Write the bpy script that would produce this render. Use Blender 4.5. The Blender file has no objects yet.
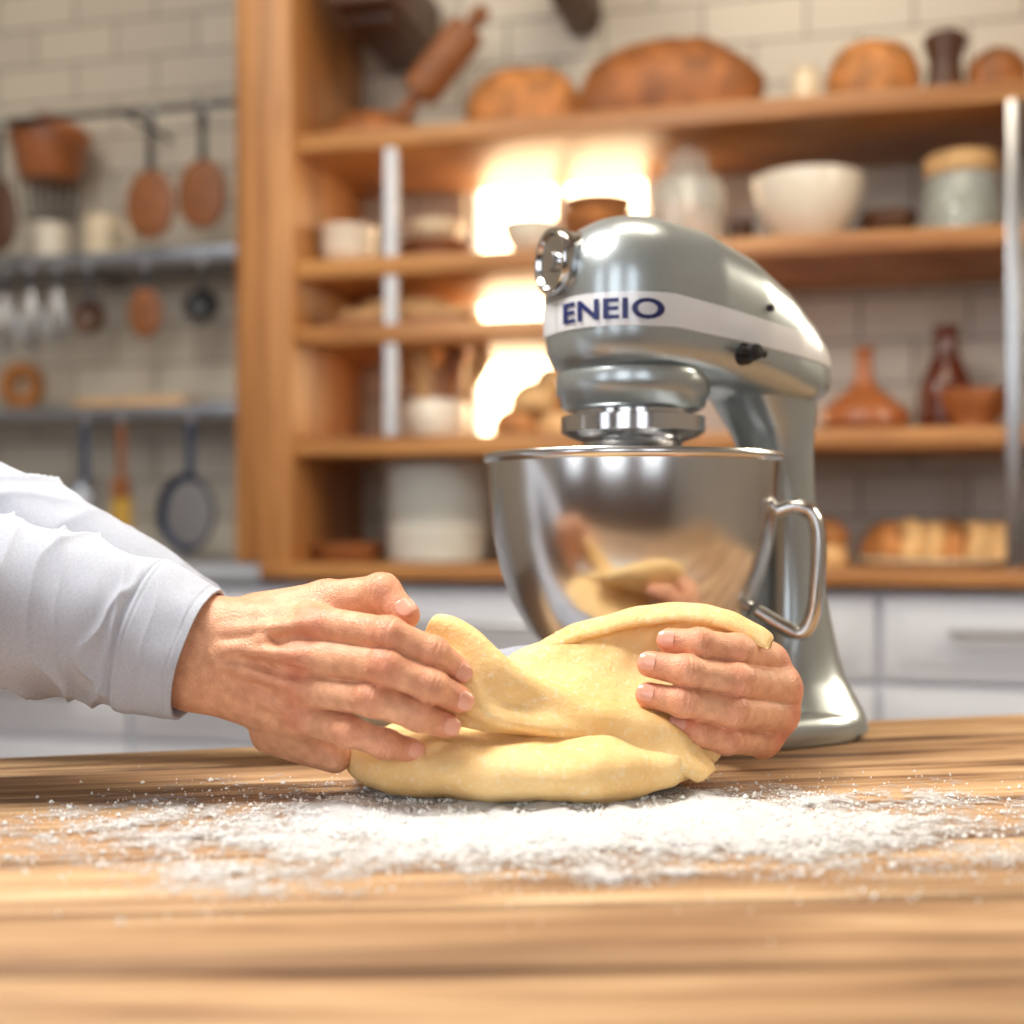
import bpy, bmesh, math, random
import numpy as np
from mathutils import Matrix, Vector
random.seed(4); rng=np.random.RandomState(7)
ZOOM=(1.0,512,512)
F=1300.0; CH=0.93; TT=0.75
def P(px,py,d): return np.array([(px-512)/F*d, d, CH-(py-520)/F*d])
# ---------------------------------------------------------------- materials
MATS={}
def srgb(c):
    return tuple(((x/255.0)/12.92 if x/255.0<=0.04045 else ((x/255.0+0.055)/1.055)**2.4) for x in c)
def nt(name):
    m=bpy.data.materials.new(name); m.use_nodes=True
    n=m.node_tree.nodes; l=m.node_tree.links
    return m,n,l,n['Principled BSDF']
def mat(name,c,rough=.5,metal=0,var=.12,scale=30,bump=0.0,bscale=200,sss=0,coat=0,alpha=1,emit=0,dist=.001,aniso=0):
    if name in MATS: return MATS[name]
    m,n,l,b=nt(name)
    c=srgb(c)
    tc=n.new('ShaderNodeTexCoord')
    nz=n.new('ShaderNodeTexNoise'); nz.inputs['Scale'].default_value=scale; nz.inputs['Detail'].default_value=4
    l.new(tc.outputs['Object'],nz.inputs['Vector'])
    r=n.new('ShaderNodeValToRGB'); r.color_ramp.elements[0].position=.3; r.color_ramp.elements[1].position=.7
    r.color_ramp.elements[0].color=(*[x*(1-var) for x in c],1); r.color_ramp.elements[1].color=(*[min(1,x*(1+var)) for x in c],1)
    l.new(nz.outputs['Fac'],r.inputs['Fac']); l.new(r.outputs['Color'],b.inputs['Base Color'])
    b.inputs['Roughness'].default_value=rough; b.inputs['Metallic'].default_value=metal; b.inputs['Alpha'].default_value=alpha
    if aniso: b.inputs['Anisotropic'].default_value=aniso
    if coat: b.inputs['Coat Weight'].default_value=coat; b.inputs['Coat Roughness'].default_value=.12
    if emit:
        b.inputs['Emission Color'].default_value=(*c,1); b.inputs['Emission Strength'].default_value=emit
    if bump:
        n2=n.new('ShaderNodeTexNoise'); n2.inputs['Scale'].default_value=bscale; n2.inputs['Detail'].default_value=5
        l.new(tc.outputs['Object'],n2.inputs['Vector'])
        bp=n.new('ShaderNodeBump'); bp.inputs['Strength'].default_value=bump; bp.inputs['Distance'].default_value=dist
        l.new(n2.outputs['Fac'],bp.inputs['Height']); l.new(bp.outputs['Normal'],b.inputs['Normal'])
    MATS[name]=m; return m
def wood(name,c1,c2,sc=(2,30,30),rough=.45,uv=False,c3=None):
    m,n,l,b=nt(name)
    tc=n.new('ShaderNodeTexCoord'); mp=n.new('ShaderNodeMapping'); mp.inputs['Scale'].default_value=sc
    l.new(tc.outputs['UV' if uv else 'Object'],mp.inputs['Vector'])
    nz=n.new('ShaderNodeTexNoise'); nz.inputs['Scale'].default_value=1; nz.inputs['Detail'].default_value=8; nz.inputs['Roughness'].default_value=.62; nz.inputs['Distortion'].default_value=.6
    l.new(mp.outputs['Vector'],nz.inputs['Vector'])
    r=n.new('ShaderNodeValToRGB'); e=r.color_ramp.elements
    e[0].position=.34; e[1].position=.66; e[0].color=(*srgb(c1),1); e[1].color=(*srgb(c2),1)
    if c3:
        x=e.new(.48); x.color=(*srgb(c3),1)
    l.new(nz.outputs['Fac'],r.inputs['Fac'])
    l.new(r.outputs['Color'],b.inputs['Base Color']); b.inputs['Roughness'].default_value=rough
    bp=n.new('ShaderNodeBump'); bp.inputs['Strength'].default_value=.3; bp.inputs['Distance'].default_value=.002
    l.new(nz.outputs['Fac'],bp.inputs['Height']); l.new(bp.outputs['Normal'],b.inputs['Normal'])
    return m,n,l,b,r,mp
# ---------------------------------------------------------------- builder
class B:
    def __init__(s,name,M=None):
        s.name=name; s.M=M if M is not None else Matrix.Identity(4); s.V=[]; s.F=[]; s.mi=[]; s.sm=[]; s.mats=[]; s.n=0; s.col=[]
    def add(s,V,Fc,m,smooth=True,T=None,col=None):
        V=np.asarray(V,float).reshape(-1,3)
        if T is not None:
            A=np.array(T); V=V@A[:3,:3].T+A[:3,3]
        if m not in s.mats: s.mats.append(m)
        k=s.mats.index(m)
        s.V.append(V); 
        Fc=[[int(i)+s.n for i in f] for f in Fc]
        s.F+=Fc; s.mi+=[k]*len(Fc); s.sm+=[smooth]*len(Fc); s.n+=len(V)
        s.col.append(col if col is not None else np.ones((len(V),3)))
        return s
    def done(s,sharp=42):
        V=np.vstack(s.V); me=bpy.data.meshes.new(s.name); me.from_pydata(V.tolist(),[],s.F)
        for m in s.mats: me.materials.append(m)
        me.polygons.foreach_set('material_index',s.mi); me.polygons.foreach_set('use_smooth',s.sm)
        a=me.color_attributes.new('Col','FLOAT_COLOR','POINT'); C=np.vstack(s.col)
        a.data.foreach_set('color',np.hstack([C,np.ones((len(C),1))]).astype(np.float32).ravel())
        me.update()
        if sharp: me.set_sharp_from_angle(angle=math.radians(sharp))
        o=bpy.data.objects.new(s.name,me); bpy.context.scene.collection.objects.link(o); o.matrix_world=s.M
        return o
def box(x0,x1,y0,y1,z0,z1,bev=.002):
    bm=bmesh.new(); bmesh.ops.create_cube(bm,size=1)
    for v in bm.verts:
        v.co=Vector((x0+(v.co.x+.5)*(x1-x0),y0+(v.co.y+.5)*(y1-y0),z0+(v.co.z+.5)*(z1-z0)))
    if bev: bmesh.ops.bevel(bm,geom=bm.edges[:],offset=bev,segments=2,affect='EDGES',profile=.5)
    bm.verts.index_update()
    V=[v.co[:] for v in bm.verts]; Fc=[[v.index for v in f.verts] for f in bm.faces]; bm.free(); return V,Fc
def rings(R,closed_ring=True,cap0=True,cap1=True):
    n=len(R[0]); V=np.vstack(R); Fc=[]
    for i in range(len(R)-1):
        for j in range(n if closed_ring else n-1):
            k=(j+1)%n; Fc.append([i*n+j,i*n+k,(i+1)*n+k,(i+1)*n+j])
    if cap0: Fc.append(list(range(n))[::-1])
    if cap1: Fc.append([(len(R)-1)*n+j for j in range(n)])
    return V,Fc
def lathe(prof,seg=40,sx=1,sy=1):
    a=np.linspace(0,2*math.pi,seg,endpoint=False)
    R=[np.stack([r*np.cos(a)*sx,r*np.sin(a)*sy,np.full(seg,z)],1) for r,z in [(max(r,1e-5),z) for r,z in prof]]
    return rings(R)
def cat(pts,n):
    p=np.asarray(pts,float)
    q=np.vstack([2*p[0]-p[1],p,2*p[-1]-p[-2]]); out=[]
    for t in np.linspace(0,len(p)-1-1e-9,n):
        i=int(t); f=t-i; a,b,c,d=q[i:i+4]
        out.append(.5*((2*b)+(-a+c)*f+(2*a-5*b+4*c-d)*f*f+(-a+3*b-3*c+d)*f**3))
    return np.array(out)
def tube(pts,rad,seg=12,res=None,asp=1.0,up=(0,0,1),cap=True,disp=None):
    p=np.asarray(pts,float); r=np.asarray(rad,float)*np.ones(len(p))
    if res: 
        m=cat(np.hstack([p,r[:,None]]),res); p=m[:,:3]; r=m[:,3]
    T=np.gradient(p,axis=0); T/=np.linalg.norm(T,axis=1)[:,None]+1e-12
    u=np.array(up,float); R=[]; a=np.linspace(0,2*math.pi,seg,endpoint=False)
    prev=None
    for i in range(len(p)):
        if prev is None:
            n=u-T[i]*u.dot(T[i])
            if np.linalg.norm(n)<1e-3: n=np.array([1,0,0])-T[i]*T[i][0]
        else: n=prev-T[i]*prev.dot(T[i])
        n/=np.linalg.norm(n); prev=n; b=np.cross(T[i],n)
        rr=r[i]*(np.ones(seg) if disp is None else disp(i/(len(p)-1),a))
        R.append(p[i]+np.outer(np.cos(a)*rr,n)+np.outer(np.sin(a)*rr*asp,b))
    return rings(R,cap0=cap,cap1=cap)
_h=rng.rand(64,64,64)
def vn(p,f=1.0,seed=0):
    p=np.asarray(p)*f+seed*7.31+100; i=np.floor(p).astype(int); t=p-i; t=t*t*(3-2*t); i%=64; j=(i+1)%64
    g=lambda a,b,c:_h[a,b,c]
    x0,y0,z0=i.T; x1,y1,z1=j.T; tx,ty,tz=t.T
    return ((g(x0,y0,z0)*(1-tx)+g(x1,y0,z0)*tx)*(1-ty)+(g(x0,y1,z0)*(1-tx)+g(x1,y1,z0)*tx)*ty)*(1-tz)+((g(x0,y0,z1)*(1-tx)+g(x1,y0,z1)*tx)*(1-ty)+(g(x0,y1,z1)*(1-tx)+g(x1,y1,z1)*tx)*ty)*tz-.5
def ell(w,d,h,seg=36,rg=20,flat=.35,n=2.3,noise=.03,sd=0,cuts=0,cutd=.06):
    R=[]
    for i in range(rg+1):
        ph=-math.pi/2+math.pi*i/rg
        a=np.linspace(0,2*math.pi,seg,endpoint=False)
        s=lambda v:np.sign(v)*np.abs(v)**(2/n)
        cx=abs(math.cos(ph))**(2/n); z=s(np.array(math.sin(ph)))
        q=np.stack([s(np.cos(a))*cx,s(np.sin(a))*cx,np.full(seg,float(z))],1)
        q*= (1+noise*4*vn(q,1.6,sd)[:,None])
        if cuts:
            k=np.cos((q[:,0]+q[:,1]*.5)*cuts*math.pi); q[:,2]-=np.where(q[:,2]>0,cutd*np.maximum(0,k)**6*np.maximum(0,q[:,2])**.5,0)
        q[:,2]=np.maximum(q[:,2],-flat)
        q=q*[w/2,d/2,h/(1+flat)]; q[:,2]+=h*flat/(1+flat); R.append(q)
    return rings(R)
# ---------------------------------------------------------------- SDF meshing
def sdf_mesh(f,lo,hi,h):
    ax=[np.arange(lo[i],hi[i]+h,h) for i in range(3)]
    nx,ny,nz=map(len,ax); vals=np.empty((nx,ny,nz),np.float32)
    for i in range(0,nx,16):
        X,Y,Z=np.meshgrid(ax[0][i:i+16],ax[1],ax[2],indexing='ij')
        vals[i:i+16]=f(np.stack([X.ravel(),Y.ravel(),Z.ravel()],1).astype(np.float32)).reshape(X.shape)
    S=vals<0
    C=[(a,b,c) for a in (0,1) for b in (0,1) for c in (0,1)]
    cnt=sum(S[a:nx-1+a,b:ny-1+b,c:nz-1+c].astype(np.int8) for a,b,c in C)
    act=(cnt>0)&(cnt<8); I=np.argwhere(act); idx=np.full(act.shape,-1,int); idx[act]=np.arange(len(I))
    acc=np.zeros((len(I),3)); num=np.zeros(len(I))
    for ca in C:
        for k in range(3):
            if ca[k]==0:
                cb=list(ca); cb[k]=1
                A=I+ca; Bq=I+cb; va=vals[tuple(A.T)]; vb=vals[tuple(Bq.T)]
                cr=(va<0)!=(vb<0); t=np.where(cr,va/np.where(va==vb,1,va-vb),0)
                pos=A+t[:,None]*(Bq-A); acc[cr]+=pos[cr]; num[cr]+=1
    V=acc/num[:,None]*h+np.array(lo)
    Fc=[]
    for k in range(3):
        a,b=(k+1)%3,(k+2)%3
        s0=[slice(1,-1)]*3; s1=[slice(1,-1)]*3; s0[k]=slice(0,-1); s1[k]=slice(1,None)
        q0=S[tuple(s0)]; q1=S[tuple(s1)]
        for inside in (True,False):
            J=np.argwhere((q0!=q1)&(q0==inside)); o=np.ones(3,int); o[k]=0; J=J+o
            def c(da,db):
                K=J.copy(); K[:,a]+=da; K[:,b]+=db; return idx[tuple(K.T)]
            q=np.stack([c(-1,-1),c(0,-1),c(0,0),c(-1,0)],1)
            if not inside: q=q[:,::-1]
            Fc.append(q)
    Fc=np.vstack(Fc)
    e=3e-4
    for _ in range(2):
        v=f(V); g=np.stack([(f(V+np.eye(3)[i]*e)-f(V-np.eye(3)[i]*e))/(2*e) for i in range(3)],1)
        st=(v/np.maximum((g**2).sum(1),.2))[:,None]*g
        L=np.linalg.norm(st,axis=1,keepdims=True); st*=np.minimum(1,h*.7/np.maximum(L,1e-9)); V=V-st*.8
    return V,Fc.tolist()
def rc(p,a,b,r1,r2):
    ab=b-a; t=np.clip(((p-a)@ab)/(ab@ab),0,1); return np.linalg.norm(p-a-t[:,None]*ab,axis=1)-(r1+(r2-r1)*t)
def smin(a,b,k):
    h=np.maximum(k-np.abs(a-b),0)/k; return np.minimum(a,b)-h*h*k*.25
# ---------------------------------------------------------------- room frame
TH=math.atan(.25); cT,sT=math.cos(TH),math.sin(TH); D0=2.3
RM=Matrix.Translation((0,D0,0))@Matrix.Rotation(-TH,4,'Z')
def WS(px,t=0):
    u=(px-512)/F; s=(u*(D0+t*cT)-t*sT)/(cT+u*sT); y=D0-s*sT+t*cT; return s,y
def WP(px,py,t=0):
    s,y=WS(px,t); return s,t,CH-(py-520)/F*y
def MP(px,z,t=.1,rot=0):
    s,y=WS(px,t); return RM@Matrix.Translation((s,t,z))@Matrix.Rotation(rot,4,'Z')
# ---------------------------------------------------------------- colours
wshelf=wood('shelf_oak',(138,86,44),(206,150,90),(2,3,30),.4)[0]
wpost=wood('post_oak',(146,94,50),(202,146,88),(25,25,1.5),.45)[0]
white=mat('white_paint',(210,215,225),.45,var=.03,scale=4)
cer=mat('white_ceramic',(232,224,208),.25,var=.03,coat=.4)
cream=mat('cream_ceramic',(224,208,178),.35,var=.05)
steel=mat('brushed_steel',(180,182,186),.3,1,var=.06,scale=60)
dsteel=mat('dark_steel',(60,66,78),.35,.8)
black=mat('black_plastic',(25,25,28),.35)
brownw=mat('brown_wood',(140,86,48),.5,var=.25,scale=25)
dbrown=mat('dark_brown_wood',(84,54,36),.45,var=.25,scale=25)
terra=mat('terracotta',(158,94,52),.4,var=.15,scale=20,coat=.3)
redg=mat('red_brown_glaze',(98,46,30),.2,var=.2,scale=20,coat=.6)
crust=mat('bread_crust',(174,114,60),.6,var=.45,scale=22,bump=.4,bscale=90,dist=.003)
crustd=mat('dark_bread_crust',(146,88,42),.55,var=.45,scale=20,bump=.4,bscale=90,dist=.003)
crustl=mat('light_bread_crust',(212,170,116),.6,var=.25,scale=25,bump=.3,bscale=90,dist=.003)
glass=mat('jar_glass',(225,232,228),.05,var=.01,alpha=.28,coat=1)
green=mat('preserved_herbs',(70,84,34),.4,var=.4,scale=60)
navy=mat('navy_enamel',(40,56,88),.3,.3,coat=.4)
flourm0=mat('flour_in_jar',(236,232,224),.9,var=.03)
# ---------------------------------------------------------------- room shell
def tile_mat():
    m,n,l,b=nt('wall_tile'); tc=n.new('ShaderNodeTexCoord'); sp=n.new('ShaderNodeSeparateXYZ'); cb=n.new('ShaderNodeCombineXYZ')
    l.new(tc.outputs['Object'],sp.inputs[0]); l.new(sp.outputs['X'],cb.inputs['X']); l.new(sp.outputs['Z'],cb.inputs['Y'])
    br=n.new('ShaderNodeTexBrick'); l.new(cb.outputs[0],br.inputs['Vector'])
    br.inputs['Color1'].default_value=(*srgb((210,202,186)),1); br.inputs['Color2'].default_value=(*srgb((196,188,174)),1); br.inputs['Mortar'].default_value=(*srgb((146,138,126)),1)
    br.inputs['Scale'].default_value=1; br.inputs['Brick Width'].default_value=.2; br.inputs['Row Height'].default_value=.085; br.inputs['Mortar Size'].default_value=.0035
    l.new(br.outputs['Color'],b.inputs['Base Color']); b.inputs['Roughness'].default_value=.35
    bp=n.new('ShaderNodeBump'); bp.inputs['Strength'].default_value=.5; bp.inputs['Distance'].default_value=.003; bp.invert=True
    l.new(br.outputs['Fac'],bp.inputs['Height']); l.new(bp.outputs['Normal'],b.inputs['Normal']); return m
tile=tile_mat()
wt=.36
wx0=WS(464,wt)[0]; wx1=WS(652,wt)[0]; wz1=WP(560,168,wt)[2]; wz0=WP(560,450,wt)[2]
w=B('wall_back',RM)
for q in ((-2.2,wx0,0,2.7),(wx1,2.2,0,2.7),(wx0,wx1,0,wz0),(wx0,wx1,wz1,2.7)):
    w.add(*box(q[0],q[1],wt,wt+.12,q[2],q[3],0),tile,False)
w.done()
pane=mat('daylight_frosted_glass',(255,230,186),.3,var=.02,emit=9)
wd=B('window_1',RM)
wd.add(*box(wx0,wx1,wt+.07,wt+.08,wz0,wz1,0),pane,False)
for q in ((wx0,wx0+.02,wz0,wz1),(wx1-.02,wx1,wz0,wz1),(wx0,wx1,wz0,wz0+.02),(wx0,wx1,wz1-.02,wz1),((wx0+wx1)/2-.01,(wx0+wx1)/2+.01,wz0,wz1)):
    wd.add(*box(q[0],q[1],wt+.03,wt+.08,q[2],q[3],.002),white,False)
wd.done()
floorm=wood('floor_boards',(100,74,54),(136,104,76),(12,1.5,1),.5)[0]
plas=mat('plaster',(196,186,172),.8,var=.04,scale=3)
fl=B('floor',RM); fl.add(*box(-2.3,2.3,-3.6,wt+.12,-.03,0,0),floorm,False); fl.done()
wl=B('wall_left',RM); wl.add(*box(-2.3,-2.2,-3.6,wt+.12,0,2.7,0),plas,False); wl.done()
wl=B('wall_right',RM); wl.add(*box(2.2,2.3,-3.6,wt+.12,0,2.7,0),plas,False); wl.done()
ce=B('ceiling',RM); ce.add(*box(-2.3,2.3,-3.7,wt+.12,2.7,2.75,0),plas,False); ce.done()
wf=B('wall_front',RM); edges=[-2.3,-1.75,-.95,-.25,.55,1.1,1.85,2.3]  # unseen wall; openings added to put bright bands in the bowl
dkw=mat('brown_plaster',(120,92,70),.7,var=.1,scale=3)
for i in range(0,8,2): wf.add(*box(edges[i],edges[i+1],-3.7,-3.6,0,2.7,0),dkw,False)
for i in (1,3,5):
    wf.add(*box(edges[i],edges[i+1],-3.7,-3.6,0,.8,0),dkw,False); wf.add(*box(edges[i],edges[i+1],-3.7,-3.6,2.35,2.7,0),dkw,False)
wf.done()
for j,i in enumerate((1,3,5)):
    b=B('window_%d'%(j+2),RM); a,c=edges[i],edges[i+1]  # invented window behind the camera, added for light and steel reflections
    for q in ((a,a+.05,.8,2.35),(c-.05,c,.8,2.35),(a,c,.8,.86),(a,c,2.29,2.35),((a+c)/2-.02,(a+c)/2+.02,.8,2.35)): b.add(*box(q[0],q[1],-3.68,-3.62,q[2],q[3],.003),white,False)
    b.done()
# ---------------------------------------------------------------- cabinets
sp0=WS(240,0)[0]; sp1=WS(296,0)[0]; sr=WS(1016,0)[0]+.02
cb=B('base_cabinet',RM)
cz=.85
cb.add(*box(-2.15,2.1,.02,wt-.003,.1,cz-.035,.002),white,False)
cb.add(*box(-2.15,2.1,.07,wt-.003,.001,.1,0),dsteel,False)
cb.add(*box(sp1-.06,2.12,-.03,wt-.003,cz-.028,cz,.004),wshelf,False)
cb.add(*box(-2.15,sp1-.06,-.02,wt-.003,cz-.035,cz-.003,.004),mat('grey_stone',(160,166,176),.3,var=.08),False)
x=-2.13
while x<2.05:
    x1=min(x+.46,2.1)
    for z0,z1 in ((.665,.805),(.515,.655),(.12,.505)):
        cb.add(*box(x,x1-.01,.0,.022,z0,z1,.003),white,False)
        cb.add(*box(x+.03,x1-.04,-.003,.004,z0+.025,z1-.025,.002),white,False)
        zc=z1-.05 if z1<.6 else (z0+z1)/2+.012
        xa,xb=x+.11,x1-.12
        cb.add(*tube([(xa,-.002,zc),(xa,-.03,zc),(xb,-.03,zc),(xb,-.002,zc)],.006,8),steel)
    x+=.46
cb.done()
# ---------------------------------------------------------------- shelving unit
Z1,Z2,Z3,Z4=1.640,1.408,1.285,1.083
sh=B('wooden_shelving_unit',RM)
sh.add(*box(sp0,sp1,-.02,wt-.005,cz+.001,2.3,.004),wpost,False)
for z,xa,xb in ((Z1,sp1,sr+.4),(Z2,sp1,sr+.4),(Z3,sp1,WS(562,0)[0]),(Z4,sp1,sr+.4)):
    sh.add(*box(xa,xb,-.005,wt-.01,z-.034,z,.003),wshelf,False)
sh.add(*box(sr+.36,sr+.42,-.02,wt-.005,cz+.001,2.3,.004),wpost,False)
xa=WS(384,0)[0]; sh.add(*box(xa,xa+.022,.0,.02,Z4,Z1-.034,.002),white,False)
xa=WS(1006,0)[0]; sh.add(*box(xa,xa+.022,-.012,.012,cz,Z1-.034,.002),steel,False)
xa=WS(556,0)[0]; sh.add(*box(xa,xa+.02,.1,.12,Z3-.034,Z2-.034,.002),wshelf,False)
sh.done()
for px,w_,z0 in ((352,.12,1.868),(545,.075,1.91)):
    s,y=WS(px,.0)
    c=B('wooden_corbel',RM@Matrix.Translation((s,0,0)))
    c.add(*box(-w_/2,w_/2,.03,wt-.003,z0+.02,z0+.13,.006),dbrown,False); c.add(*box(-w_/2+.01,w_/2-.01,.08,wt-.003,z0,z0+.03,.006),dbrown,False); c.done()
# ---------------------------------------------------------------- shelf contents
def obj(name,px,z,parts,t=.1,rot=0):
    b=B(name,MP(px,z+.0005,t,rot))
    for VF,m in parts: b.add(VF[0],VF[1],m)
    return b.done()
def sh_(VF,dx=0,dy=0,dz=0,rx=0,ry=0,rz=0):
    M=Matrix.Translation((dx,dy,dz))@Matrix.Rotation(rz,4,'Z')@Matrix.Rotation(ry,4,'Y')@Matrix.Rotation(rx,4,'X'); A=np.array(M)
    return np.asarray(VF[0])@A[:3,:3].T+A[:3,3],VF[1]
def bowlp(r,h,th=.006,foot=.4):
    return lathe([(0,0),(r*foot,0),(r*foot*1.02,.006),(r*.62,h*.2),(r*.86,h*.5),(r*.97,h*.8),(r,h),(r-th*.5,h+.002),(r-th,h-.002),(r*.83,h*.5),(r*.55,h*.24),(0,.014)],44)
obj('flatbread_loaf',374,Z1,[(ell(.2,.12,.085,sd=1,cuts=2),crustd)],.16)
obj('rolling_pin',404,Z1,[(sh_(lathe([(0,-.01),(.012,-.008),(.016,.02),(.012,.035),(.032,.04),(.036,.06),(.036,.17),(.032,.19),(.012,.195),(.018,.215),(.012,.235),(0,.237)],24),0,.0,.042,ry=.72),brownw)],.045)
obj('bread_loaf',524,Z1,[(ell(.225,.14,.13,sd=3,cuts=1.5),crust)],.12)
obj('bread_loaf',668,Z1,[(ell(.33,.17,.145,sd=5,cuts=2.5,noise=.05,cutd=.12),crustd)],.1,.1)
obj('cream_pot',805,Z1,[(lathe([(0,0),(.02,0),(.025,.02),(.024,.05),(.018,.058),(.021,.064),(0,.06)],28),cream)],.06)
obj('bread_boule',872,Z1,[(ell(.155,.15,.11,sd=8,cuts=2,cutd=.12),crust)],.08)
obj('wooden_pepper_pot',945,Z1,[(lathe([(0,0),(.03,0),(.032,.02),(.026,.05),(.028,.07),(.034,.085),(.036,.1),(.028,.108),(0,.11)],28),dbrown)],.07)
obj('bread_boule',996,Z1,[(ell(.1,.1,.08,sd=9,cuts=1),crustd)],.08)
obj('stacked_white_bowls',348,Z2,[(bowlp(.056,.05),cer),(sh_(bowlp(.058,.05),dz=.03),cer)],.12)
obj('stacked_brown_plates',436,Z2,[(lathe([(0,i*.013),(.05,i*.013),(.07,.01+i*.013),(.069,.014+i*.013),(0,.012+i*.013)],36),brownw) for i in range(3)]+[(sh_(bowlp(.055,.04),dz=.038),cream)],.11)
obj('white_bowl',532,Z2,[(bowlp(.055,.06),cer)],.08)
obj('stacked_wooden_bowls',598,Z2,[(bowlp(.066,.05),brownw),(sh_(bowlp(.068,.045),dz=.03),crust),(sh_(bowlp(.064,.04),dz=.06),brownw)],.1)
obj('glass_storage_jar',686,Z2,[(lathe([(0,.003),(.064,.003),(.066,.01),(.066,.08),(0,.08)],36),crust),(lathe([(0,.001),(.069,0),(.07,.12),(.05,.145),(.04,.15),(.04,.165),(.037,.165),(.037,.148),(.048,.14),(.067,.118),(.067,.003)],36),glass),(lathe([(0,.165),(.043,.165),(.043,.178),(.012,.182),(.014,.195),(0,.2)],28),glass)],.12)
obj('wooden_cup',740,Z2,[(bowlp(.026,.06,foot=.7),dbrown)],.16)
obj('large_white_bowl',808,Z2,[(bowlp(.098,.118,.007,.38),cer)],.11)
obj('wooden_bowl',889,Z2,[(bowlp(.05,.055),dbrown)],.13)
obj('preserve_jar',962,Z2,[(lathe([(0,.002),(.056,.002),(.056,.09),(0,.09)],36),green),(lathe([(0,0),(.062,0),(.065,.01),(.065,.095),(.055,.108),(.053,.108),(.058,.09),(.06,.006)],36),glass),(lathe([(0,.105),(.06,.105),(.062,.11),(.062,.135),(.055,.14),(0,.14)],36),crustl)],.1)
obj('stacked_bread_boards',404,Z3,[(box(-.13,.13,-.07,.07,0,.022,.005),brownw),(box(-.11,.14,-.06,.06,.022,.04,.005),crustl),(sh_(ell(.17,.09,.03,sd=4),-.0,0,.04),crustl)],.12)
pr=[(lathe([(0,0),(.045,0),(.058,.02),(.062,.055),(.056,.07),(.05,.072),(.052,.055),(.045,.02),(0,.01)],36),cer)]
for i,(dx,ry,m) in enumerate(((-.035,-.35,brownw),(-.01,-.12,crustl),(.015,.15,brownw),(.03,.4,crustl),(-.02,-.25,crustl))):
    pr.append((sh_(lathe([(0,0),(.009,0),(.008,.08),(.018,.11),(.022,.14),(.014,.165),(0,.17)],16,1,.5),dx,.01*i-.02,.015,ry=ry),m))
obj('utensil_pot',436,Z4,pr,.12)
pr=[]
for i,(dx,dy,dz,s) in enumerate(((-.05,0,0,.085),(.03,.01,0,.09),(.08,0,0,.07),(-.015,0,.045,.09),(.045,0,.045,.075),(.012,0,.085,.065))):
    pr.append((sh_(ell(s*1.15,s,s*.65,24,14,sd=i,cuts=1),dx,dy,dz,rz=i),crustl if i%2 else crust))
obj('bread_roll_pile',546,Z4,pr,.1)
obj('terracotta_flask',864,Z4,[(lathe([(0,0),(.06,0),(.078,.015),(.076,.035),(.05,.058),(.026,.075),(.016,.095),(.014,.13),(.02,.145),(.014,.148),(0,.13)],40),terra)],.12)
obj('brown_glazed_bottle',946,Z4,[(lathe([(0,0),(.046,0),(.052,.02),(.05,.07),(.036,.11),(.022,.14),(.02,.18),(.026,.19),(.016,.192),(0,.18)],36),redg)],.2)
obj('terracotta_bowl',975,Z4,[(bowlp(.06,.062,foot=.6),terra)],.07)
pr=[(lathe([(0,0),(.11,0),(.125,.012),(.12,.016),(0,.01)],40),cream)]
for i in range(6):
    pr.append((sh_(ell(.055,.12,.07,24,14,sd=i+3,cuts=0,noise=.05),-.09+i*.036,0,.012,rz=.35,ry=.35),crustl if i%3 else crust))
obj('plate_of_bread_rolls',932,cz,pr,.12)
obj('bread_roll_stack',826,cz,[(ell(.08,.08,.045,sd=1),crustl),(sh_(ell(.075,.07,.045,sd=2),0,0,.036),crust)],.12)
obj('brown_serving_dish',345,cz,[(lathe([(0,0),(.06,0),(.075,.02),(.078,.036),(.07,.036),(.06,.018),(0,.014)],36),brownw)],.12)
obj('flour_bin',437,cz,[(lathe([(0,.004),(.088,.004),(.094,.07),(.05,.085),(0,.09)],40),flourm0),(lathe([(0,0),(.09,0),(.096,.01),(.104,.16),(.108,.185),(.102,.185),(.098,.16),(.091,.012)],40),glass)],.14)
# ---------------------------------------------------------------- left wall racks
tR=.16
def rack(name,py_l,py_r,th,depth):
    z=(WP(0,py_l,tR)[2]+WP(235,py_r,tR)[2])/2
    xl=WS(-120,tR)[0]; xr=sp0-.01
    b=B(name,RM)
    b.add(*box(xl,xr,tR,wt-.002,z-th,z,.002),mat('grey_metal_shelf',(140,146,156),.35,.6),False)
    b.add(*tube([(xl,tR-.012,z-th-.01),(xr,tR-.012,z-th-.01)],.005,8),steel)
    for x in (xl+.1,(xl+xr)/2,xr-.05): b.add(*box(x,x+.012,tR-.014,wt-.002,z-th-.014,z-th,.001),steel,False)
    b.done(); return z
ZA=rack('utensil_rack_shelf',262,240,.022,.2)
ZB=rack('utensil_rack_shelf',410,402,.018,.2)
zt=(WP(0,128,tR)[2]+WP(235,96,tR)[2])/2
b=B('hanging_rail',RM); xl=WS(-120,tR)[0]
b.add(*tube([(xl,tR,zt),(sp0-.005,tR,zt)],.007,10),dsteel)
for x in (xl+.15,(xl+sp0)/2+.12,sp0-.06): b.add(*tube([(x,tR,zt),(x,wt-.002,zt)],.006,8),dsteel)
b.done()
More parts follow.
